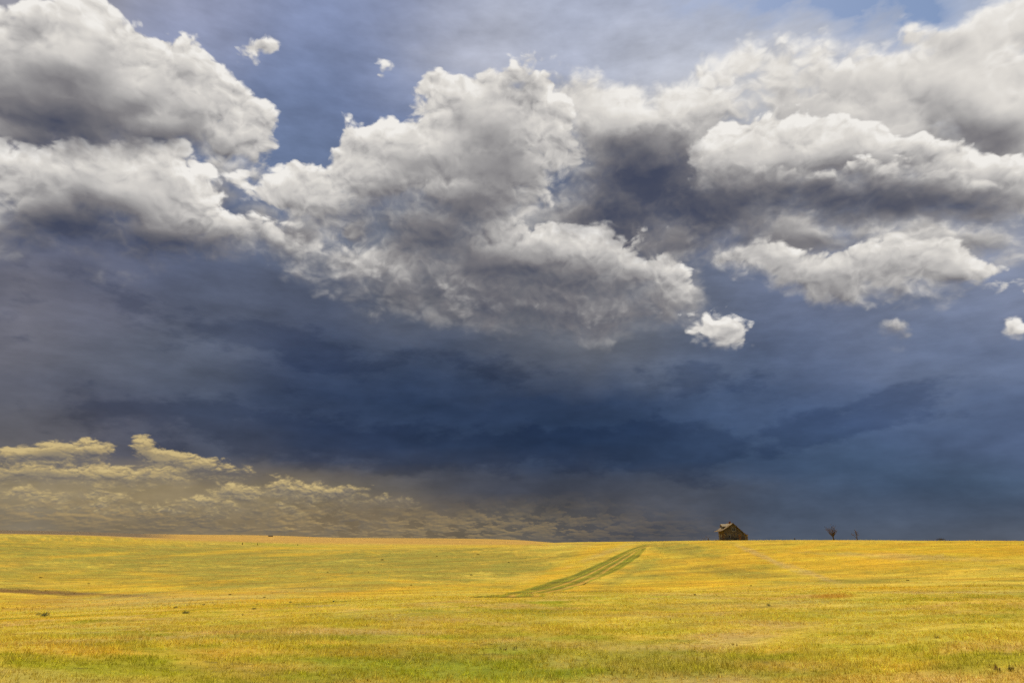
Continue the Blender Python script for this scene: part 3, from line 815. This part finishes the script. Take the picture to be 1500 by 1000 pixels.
TRIM = wood('bare_trim', (0.22, 0.17, 0.10), (0.12, 0.09, 0.055), 3.0, 'x')
DOORW = wood('rust_brown_boards', (0.27, 0.13, 0.05), (0.16, 0.08, 0.035), 0.18, 'x')
PORCHW = wood('dark_porch_boards', (0.15, 0.10, 0.06), (0.08, 0.055, 0.035), 0.14, 'x')
LEANW = wood('tan_lean_to_boards', (0.36, 0.25, 0.11), (0.22, 0.15, 0.07), 0.18, 'x')  # paler and yellower than the siding
PALE = wood('grey_window_wood', (0.48, 0.46, 0.42), (0.30, 0.28, 0.25), 2.0, 'x')
BRICK = material('chimney_brick', lambda t: principled(t, t.ramp(t.noise(coords(t), 9.0, 3.0), [(0.3, (0.12, 0.045, 0.03)), (0.7, (0.22, 0.09, 0.055))]), 0.9))
GLASS = material('dark_window_glass', lambda t: principled(t, t.ramp(t.noise(coords(t), 3.0, 2.0), [(0.3, (0.008, 0.008, 0.010)), (0.7, (0.018, 0.018, 0.02))]), 0.25, None, 0.4))
HOLE = material('dark_crawl_space', lambda t: principled(t, t.ramp(t.noise(coords(t), 4.0, 2.0), [(0.3, (0.010, 0.008, 0.006)), (0.7, (0.022, 0.018, 0.014))]), 0.95))
STONE = material('foundation_stone', lambda t: principled(t, t.ramp(t.noise(coords(t), 4.0, 4.0), [(0.3, (0.12, 0.10, 0.08)), (0.7, (0.24, 0.21, 0.17))]), 0.95))
BARK = material('dead_bark', lambda t: principled(t, t.ramp(t.noise(coords(t), 7.0, 5.0), [(0.3, (0.06, 0.042, 0.026)), (0.7, (0.15, 0.105, 0.065))]), 0.95))
TWIG = material('dry_twigs', lambda t: principled(t, t.ramp(t.noise(coords(t), 5.0, 4.0), [(0.3, (0.10, 0.06, 0.03)), (0.7, (0.20, 0.125, 0.06))]), 0.95))
SAGE = material('sage_leaves', lambda t: principled(t, t.ramp(t.noise(coords(t), 6.0, 3.0), [(0.3, (0.18, 0.185, 0.06)), (0.7, (0.34, 0.33, 0.12))]), 0.9))
DARKLEAF = material('dark_weed_leaves', lambda t: principled(t, t.ramp(t.noise(coords(t), 30.0, 2.0), [(0.3, (0.055, 0.064, 0.014)), (0.7, (0.12, 0.125, 0.028))]), 0.9))
CLUMP = material('brown_weed_clumps', lambda t: principled(t, t.ramp(t.noise(coords(t), 6.0, 2.0), [(0.3, (0.085, 0.062, 0.016)), (0.7, (0.17, 0.125, 0.03))]), 0.9))
REDLEAF = material('rusty_weed_leaves', lambda t: principled(t, t.ramp(t.noise(coords(t), 30.0, 2.0), [(0.3, (0.10, 0.035, 0.015)), (0.7, (0.20, 0.08, 0.03))]), 0.9))
POST = material('grey_post_wood', lambda t: principled(t, t.ramp(t.noise(coords(t), 9.0, 4.0), [(0.3, (0.07, 0.055, 0.04)), (0.7, (0.14, 0.11, 0.08))]), 0.95))

# ------------------------------------------------------------------ abandoned house on the rise
a_h = math.atan((1073.5 - 750) * CP / F_PX)
HX, HY = 262 * math.sin(a_h) + 0.55, 262 * math.cos(a_h)
house = empty('abandoned_house', (HX, HY, land_xy(HX, HY) - 0.12))
tag(house, 'weathered abandoned wooden farmhouse with dormer and chimney on the grassy rise', 'house')
EAVE, RIDGE, LEFT, RIGHT, LEN = 2.45, 6.05, -3.3, 3.9, 7.0
SL, SR = 0.635, 0.918                       # left and right roof pitch
zl = RIDGE - 3.6 * SL                       # where the left slope starts to flatten
# walls: ground floor, then the attic storey above a belt board
bm = bmesh.new(); prism_bm(bm, [(LEFT, 0.35), (RIGHT, 0.35), (RIGHT, EAVE - 0.02), (LEFT, EAVE - 0.02)], 0.0, LEN); wall = finish(bm, 'wall', SIDING, house)
wall['label'] = 'weathered horizontal siding of the ground floor'
bm = bmesh.new(); prism_bm(bm, [(LEFT, EAVE), (RIGHT, EAVE), (RIGHT, EAVE + 0.02), (0.0, RIDGE - 0.17), (LEFT, RIDGE - 0.19 + LEFT * SL)], 0.02, LEN - 0.02)
gable = finish(bm, 'gable_wall', SHINGLE_WALL, house)
box('foundation', STONE, house, LEFT + 0.05, RIGHT - 0.05, 0.05, LEN - 0.05, -0.8, 0.35)
box('belt_board', TRIM, house, LEFT - 0.02, RIGHT + 0.02, -0.05, -0.002, EAVE - 0.10, EAVE + 0.08)
for x in (LEFT + 0.06, RIGHT - 0.06):
    box('corner_board', TRIM, house, x - 0.07, x + 0.07, -0.035, -0.002, 0.35, EAVE - 0.1)
# roof: steep right slope, left slope that flattens out over the porch
def slab(pts, th):
    low = [(x, z - th) for x, z in pts]
    return low + pts[::-1] if pts[0][0] < pts[-1][0] else low[::-1] + pts
rx1, rz1 = RIGHT + 0.15, RIDGE - SR * (RIGHT + 0.15)
bm = bmesh.new(); prism_bm(bm, slab([(0.0, RIDGE), (rx1, rz1)], 0.16), -0.40, LEN + 0.40); roof = finish(bm, 'roof', ROOF, house)
roof['label'] = 'brown wood shingle roof'
bm = bmesh.new(); prism_bm(bm, slab([(-3.6, zl), (-0.01, RIDGE)], 0.16), -0.40, LEN + 0.40); finish(bm, 'roof', ROOF, house)
bm = bmesh.new(); prism_bm(bm, slab([(-4.95, zl - 0.46), (-4.2, zl - 0.30), (-3.61, zl - 0.005)], 0.12), -0.38, LEN + 0.38)
finish(bm, 'porch_roof', ROOF, house)
box('ridge_board', TRIM, roof, -0.10, 0.10, -0.42, LEN + 0.42, RIDGE - 0.03, RIDGE + 0.05)
# barge boards along the gable
for s, (x1, z1) in ((1, (rx1, rz1)), (-1, (-3.6, zl))):
    bm = bmesh.new(); prism_bm(bm, [(0.0, RIDGE - 0.20), (x1, z1 - 0.20), (x1, z1 - 0.02), (0.0, RIDGE - 0.02)] if s > 0 else [(x1, z1 - 0.20), (0.0, RIDGE - 0.20), (0.0, RIDGE - 0.02), (x1, z1 - 0.02)], -0.46, -0.405)
    finish(bm, 'barge_board', TRIM, house)
# dormer on the porch side
dy0, dy1, dx0 = 2.1, 4.7, -3.0
dm = (dy0 + dy1) / 2
bm = bmesh.new(); prism_x_bm(bm, [(dy0, 3.8), (dy1, 3.8), (dy1, 4.95), (dm, 5.62), (dy0, 4.95)], dx0, -0.5); dormer = finish(bm, 'dormer', SHINGLE_WALL, house)
for s in (0, 1):
    e = dy0 - 0.3 if s == 0 else dy1 + 0.3
    j = dm + (0.01 if s else -0.01)
    bm = bmesh.new(); prism_x_bm(bm, [(e, 4.78), (j, 5.66), (j, 5.78), (e, 4.90)], dx0 - 0.35, -0.2)
    finish(bm, 'dormer_roof', ROOF_PALE, dormer)
w = box('dormer_window', PALE, dormer, dx0 - 0.05, dx0 - 0.004, dm - 0.62, dm + 0.62, 4.15, 4.95)
box('pane', GLASS, w, dx0 - 0.065, dx0 - 0.052, dm - 0.54, dm + 0.54, 4.22, 4.88)
box('cheek_hole', HOLE, dormer, dx0 + 0.10, dx0 + 0.95, dy0 - 0.03, dy0 - 0.004, 4.25, 4.72)
# chimney
box('chimney', BRICK, roof, -0.36, 0.22, 3.0, 3.6, RIDGE - 0.4, RIDGE + 0.60, bevel=0.02)
# windows and doors of the gable end
def window(parent, x, z0, z1, wdt, panes, name='window'):
    fr = box(name, PALE, parent, x - wdt / 2 - 0.08, x + wdt / 2 + 0.08, -0.04, -0.003 if parent is wall else 0.017, z0 - 0.08, z1 + 0.08)
    for k in range(panes):
        a = x - wdt / 2 + k * wdt / panes + (0.07 if k else 0); b = x - wdt / 2 + (k + 1) * wdt / panes - (0.07 if k < panes - 1 else 0)
        box('pane', GLASS, fr, a, b, -0.052, -0.042, z0, z1)
    return fr
window(gable, 0.15, 3.35, 4.40, 1.15, 2)
window(wall, -1.55, 0.75, 2.0, 0.55, 1)
d = box('door', DOORW, wall, 1.6, 2.45, -0.045, -0.003, 0.40, 2.05)
d['label'] = 'rusty brown boarded doorway'
box('door_frame', TRIM, d, 1.5, 1.59, -0.05, -0.003, 0.38, 2.15); box('door_frame', TRIM, d, 2.46, 2.55, -0.05, -0.003, 0.38, 2.15); box('lintel', TRIM, d, 1.5, 2.55, -0.052, -0.003, 2.152, 2.26)
box('crawl_hole', HOLE, wall, -0.1, 0.85, -0.02, 0.03, 0.30, 0.62)
# porch side under the flared eave
box('porch_deck', PORCHW, house, -4.75, LEFT - 0.01, 0.0, LEN, 0.20, 0.36)
box('porch_wall', PORCHW, house, LEFT - 0.06, LEFT - 0.004, 0.02, LEN, 0.362, EAVE + 0.9)
box('porch_door', DOORW, house, LEFT - 0.10, LEFT - 0.064, 1.2, 2.2, 0.38, 2.35)
for y in (2.9, 4.9):
    f_ = box('window', PALE, house, LEFT - 0.10, LEFT - 0.064, y, y + 1.1, 0.95, 2.2)
    box('pane', GLASS, f_, LEFT - 0.115, LEFT - 0.102, y + 0.08, y + 1.02, 1.03, 2.12)
# lean-to on the other side
bm = bmesh.new(); prism_bm(bm, [(RIGHT + 0.004, -0.3), (RIGHT + 1.1, -0.3), (RIGHT + 1.1, 2.05), (RIGHT + 0.004, 2.20)], 0.3, 5.2); lean = finish(bm, 'lean_to', LEANW, house)
lean['label'] = 'tan board lean-to against the side wall'
bm = bmesh.new(); prism_bm(bm, slab([(RIGHT + 0.02, 2.33), (RIGHT + 1.25, 2.14)], 0.08), 0.1, 5.4); finish(bm, 'lean_to_roof', ROOF, lean)

# ------------------------------------------------------------------ dead trees
def dead_tree(px, dist, height, seed, label, spread=1.0, limbs=7, z_off=0.0):
    rnd = random.Random(seed)
    a = math.atan((px - 750) * CP / F_PX)
    x, y = dist * math.sin(a), dist * math.cos(a)
    root = empty('dead_tree', (x, y, land_xy(x, y) + z_off))
    tag(root, label, 'tree', 'bare trees on the rise')
    th = height * 0.30
    r0 = height * 0.052
    bm = bmesh.new(); tube_bm(bm, [(0, 0, -0.2), (0.02, 0, th * 0.5), (-0.03, 0.02, th), (-0.05, 0.03, th * 1.7)], [r0 * 1.25, r0, r0 * 0.85, r0 * 0.45], 8)
    finish(bm, 'trunk', BARK, root, smooth=True)
    twigs = bmesh.new()
    def grow(bm, p, d, ln, r, depth, out):
        pts = [p]; q = p.copy(); dd = d.copy()
        for k in range(4):
            dd = (dd + Vector((rnd.uniform(-.25, .25), rnd.uniform(-.25, .25), rnd.uniform(-.05, .22)))).normalized()
            q = q + dd * ln / 4; pts.append(q.copy())
        tube_bm(bm, pts, [r, r * .85, r * .68, r * .5, r * .28], 5)
        if depth > 0:
            for k in range(out):
                i = rnd.choice((1, 2, 3, 4))
                nd = (dd + Vector((rnd.uniform(-.9, .9), rnd.uniform(-.9, .9), rnd.uniform(-.2, .7)))).normalized()
                grow(twigs, pts[i], nd, ln * rnd.uniform(.4, .65), max(r * .45, 0.022), depth - 1, 3)
    for k in range(limbs):
        ang = 2 * math.pi * (k + rnd.uniform(-.3, .3)) / limbs
        up = rnd.uniform(0.7, 2.2)
        d = Vector((math.cos(ang) * spread, math.sin(ang) * spread, up)).normalized()
        bm = bmesh.new()
        grow(bm, Vector((-0.03, 0.02, th * rnd.uniform(.75, 1.25))), d, height * rnd.uniform(.42, .66), r0 * .55, 2, 5)
        finish(bm, 'limb', BARK, root, smooth=True)
    tw = finish(twigs, 'twigs', TWIG, root); tw['kind'] = 'stuff'
    return root
dead_tree(1221.5, 262, 4.0, 4, 'taller leafless tree with a broad crown of dry twigs', 0.95, 11, -0.1)
dead_tree(1256, 238, 2.6, 9, 'small thin leafless tree beside the taller bare one', 0.8, 4, -0.05)

# ------------------------------------------------------------------ shrubs and weeds
def shrub(x, y, wpx, hpx, seed, label, name='sagebrush', mat=None, group='sagebrush in the swale', cat='shrub', dmin=8.0):
    """low rounded bush of small leaves on short stems; x, y its foot in the photo"""
    rnd = np.random.default_rng(seed)
    p = at_px(x, y, dmin)
    m = math.hypot(p.x, p.y) / (F_PX * 1.04)
    W, H = 0.74 * wpx * m / 2, 0.85 * hpx * m
    root = empty(name, p)
    tag(root, label, cat, group)
    bm = bmesh.new()
    for k in range(5):
        a = rnd.uniform(0, 6.28); r = rnd.uniform(.2, .8)
        tube_bm(bm, [(0, 0, -0.03), (math.cos(a) * r * W * .5, math.sin(a) * r * W * .5, H * .4), (math.cos(a) * r * W, math.sin(a) * r * W, H * .8)], [W * .05, W * .035, W * .015], 4)
    st = finish(bm, 'stems', BARK, root); st['kind'] = 'stuff'
    n = 170
    a, r, t = rnd.uniform(0, 6.28, n), np.sqrt(rnd.random(n)), rnd.random(n)
    lump = 0.75 + 0.5 * vnoise(a * 1.2 + seed, t * 3.0, seed)
    X, Y = np.cos(a) * r * W * lump, np.sin(a) * r * W * lump
    Z = H * (0.12 + 0.88 * t * np.sqrt(np.maximum(0, 1 - (r * 0.92) ** 2)) * lump)
    s = W * 0.17 * rnd.uniform(.6, 1.5, n)
    off = rnd.normal(0, 1, (n, 4, 3)); off /= np.linalg.norm(off, axis=2, keepdims=True)
    v = np.stack([X, Y, Z], -1)[:, None] + off * s[:, None, None]
    me = mesh_np('foliage', v.reshape(-1, 3), np.arange(4 * n).reshape(-1, 4)[:, :3], 3)
    fo = link('foliage', me, mat or SAGE, root); fo['kind'] = 'stuff'
    return root
shrub(66, 902.5, 15, 5.0, 1, 'broad grey-green sagebrush with a dark right half by the thin green track')
for i, (x, y, w, h, lb) in enumerate([
    (57, 900.5, 9, 3.0, 'low pale sagebrush touching the broad dark one'),
    (257, 890.5, 8, 3.2, 'rounded sagebrush just beyond the thin green track'),
    (272, 898.5, 13, 4.0, 'spreading ragged sagebrush on the near side of the thin green track'),
    (372, 892, 8, 2.6, 'flat sagebrush on the near side of the track, further along it'),
    (356, 901, 5, 2.2, 'tiny brownish sagebrush alone in pale grass'),
    (298, 886, 5, 2.0, 'small sagebrush tuft beyond the thin green track'),
    (314, 886, 4, 1.8, 'small sagebrush tuft beyond the thin green track'),
    (377, 885, 4, 1.8, 'small sagebrush tuft beyond the thin green track'),
    (425, 882.5, 5, 2.6, 'upright small sagebrush on the edge of the thin green track'),
    (489, 881.2, 6, 2.4, 'last sagebrush where the thin green track fades out'),
    (1018, 872, 6, 2.8, 'green bush at the foot of the golden slope'),
    (1126, 887.5, 8, 4.0, 'round green bush in the pale foreground grass')]):
    shrub(x, y, w, h, 20 + i, lb)
for i, (x, y) in enumerate([(446, 863), (387, 875), (337, 871), (130, 855), (60, 846), (540, 838), (602, 857), (690, 842), (480, 838), (560, 820), (640, 815), (745, 824), (700, 812), (1100, 858), (1330, 850)]):
    shrub(x, y, 3.4 + (i * 7 % 5) * 0.5, 1.1 + (i * 3 % 4) * 0.2, 60 + i, 'dark low clump of weeds dotted over the far slope', 'weed_clump', CLUMP, 'weed clumps on the far slope', 'weed')

def weed(x, y, hpx, n, seed, label, mat, spread=0.4, name='weed_stalk'):
    rnd = random.Random(seed)
    p = at_px(x, y)
    H = 1.2 * hpx * math.hypot(p.x, p.y) / (F_PX * 1.04)
    root = empty(name, p)
    tag(root, label, 'weed', 'dark weeds in the foreground grass')
    for k in range(n):
        a = rnd.uniform(0, 6.28); r = H * spread * rnd.uniform(.1, 1); h = H * (1.0 if k == 0 else rnd.uniform(.45, .85))
        bx, by = math.cos(a) * r, math.sin(a) * r
        bm = bmesh.new()
        tube_bm(bm, [(bx, by, -0.02), (bx * 1.15, by * 1.15, h * .5), (bx * 1.3, by * 1.3, h)], [H * .04, H * .036, H * .015], 5)
        st = finish(bm, 'stem', mat, root)
        bm = bmesh.new()
        for j in range(16):
            z = h * rnd.uniform(.1, .95); q = rnd.uniform(0, 6.28); L = H * .26 * (1.15 - z / h)
            c = Vector((bx * (1 + .3 * z / h), by * (1 + .3 * z / h), z)); o = Vector((math.cos(q), math.sin(q), .6)) * L; s_ = Vector((-math.sin(q), math.cos(q), 0)) * L * .35
            bm.faces.new([bm.verts.new(c + s_ * .3), bm.verts.new(c + o * .6 + s_), bm.verts.new(c + o), bm.verts.new(c + o * .6 - s_)])
        lf = finish(bm, 'leaves', mat, st); lf['kind'] = 'stuff'
    return root
weed(753.5, 952, 6.5, 3, 1, 'dark green weed with one tall stalk in the foreground grass', DARKLEAF, 0.5)
weed(735, 953, 5.5, 5, 2, 'reddish low cluster of weed stalks beside the dark green one', REDLEAF, 0.9)
weed(793.5, 917, 3.6, 2, 3, 'small nearly black weed stub in yellow grass', DARKLEAF, 0.3)
weed(874, 941, 4.2, 1, 4, 'single thin reddish weed stalk', REDLEAF, 0.1)
weed(1373, 934.5, 4.2, 3, 5, 'small dark leafy weed with a pale tip', DARKLEAF, 0.6)
weed(1075, 945, 4.0, 6, 6, 'wide rusty cluster of low weeds', REDLEAF, 1.4)
weed(982, 908, 3.2, 2, 7, 'tiny brown weed pair above the green patch', REDLEAF, 0.5)
weed(861, 897, 2.6, 1, 8, 'tiny dark weed stub in straw-coloured grass', DARKLEAF, 0.2)
weed(1461, 983, 8, 4, 9, 'brown-tipped pointed weed, the duller of a pair', REDLEAF, 0.30, 'pointed_weed')
weed(1482, 983, 8.5, 5, 10, 'dark green pointed weed, the darker of a pair', DARKLEAF, 0.28, 'pointed_weed')

# ------------------------------------------------------------------ odds and ends along the skyline
def on_land(px, dist, dz=0.0):
    a = math.atan((px - 750) * CP / F_PX)
    x, y = dist * math.sin(a), dist * math.cos(a)
    return Vector((x, y, land_xy(x, y) + dz))
# bare brush left of the house
rnd = random.Random(5)
br = empty('dead_brush', on_land(1037, 262, 0.0)); tag(br, 'thin tangle of bare dead brush left of the farmhouse porch', 'brush')
for k in range(9):
    bm = bmesh.new(); x0 = rnd.uniform(-2.0, 1.6); a = rnd.uniform(-1.2, 1.2)
    tube_bm(bm, [(x0, rnd.uniform(-.5, .5), -0.1), (x0 + a * .5, rnd.uniform(-.5, .5), rnd.uniform(.6, .9)), (x0 + a * 1.1, rnd.uniform(-.5, .5), rnd.uniform(.9, 1.7))], [.05, .035, .015], 5)
    finish(bm, 'branch', TWIG, br)
# heap of old boards on the skyline
hp = empty('board_heap', on_land(1379, 258, 0.05)); tag(hp, 'low heap of old dark boards lying in grass on the rise', 'heap')
for k in range(7):
    o = box('board', POST, hp, -1.1, 1.1, -0.12, 0.12, -0.03, 0.03)
    o.location = (rnd.uniform(-.3, .3), rnd.uniform(-.4, .4), .20 + .07 * k); o.rotation_euler = (rnd.uniform(-.12, .12), rnd.uniform(-.10, .10), rnd.uniform(-.5, .5))
# stump by the rise
def post(px, dist, h, w, label, name, group=None, cat='post'):
    p = on_land(px, dist, 0.0)
    bm = bmesh.new(); tube_bm(bm, [(0, 0, -0.3), (0.01, 0, h * .5), (0.03, 0, h)], [w, w * .95, w * .8], 8)
    o = finish(bm, name, POST, None); o.location = p
    tag(o, label, cat, group)
    return o
post(1164.5, 250, 0.75, 0.16, 'short dark stump in the grass between house and tall bare tree', 'tree_stump', None, 'stump')
for k, (px, h, w) in enumerate([(355.5, 1.5, 0.25), (377.5, 1.4, 0.18), (436.5, 1.0, 0.2)]):
    post(px, 520, h, w, ['thick leaning grey fence post at the far field edge', 'thin grey fence post standing in dark green grass', 'short grey fence post stub at the far field edge'][k], 'fence_post', 'posts along the far field edge')
# far shed on the ploughed side
sh = empty('far_shed', on_land(395.5, 2150, 0.0)); tag(sh, 'tiny low dark shed far off in the orange field', 'shed')
box('wall', PORCHW, sh, -6.0, 6.0, -2.5, 2.5, -1.0, 2.2)
bm = bmesh.new(); prism_x_bm(bm, [(-2.9, 2.1), (2.9, 2.1), (0.0, 3.4)], -6.4, 6.4); finish(bm, 'roof', POST, sh)
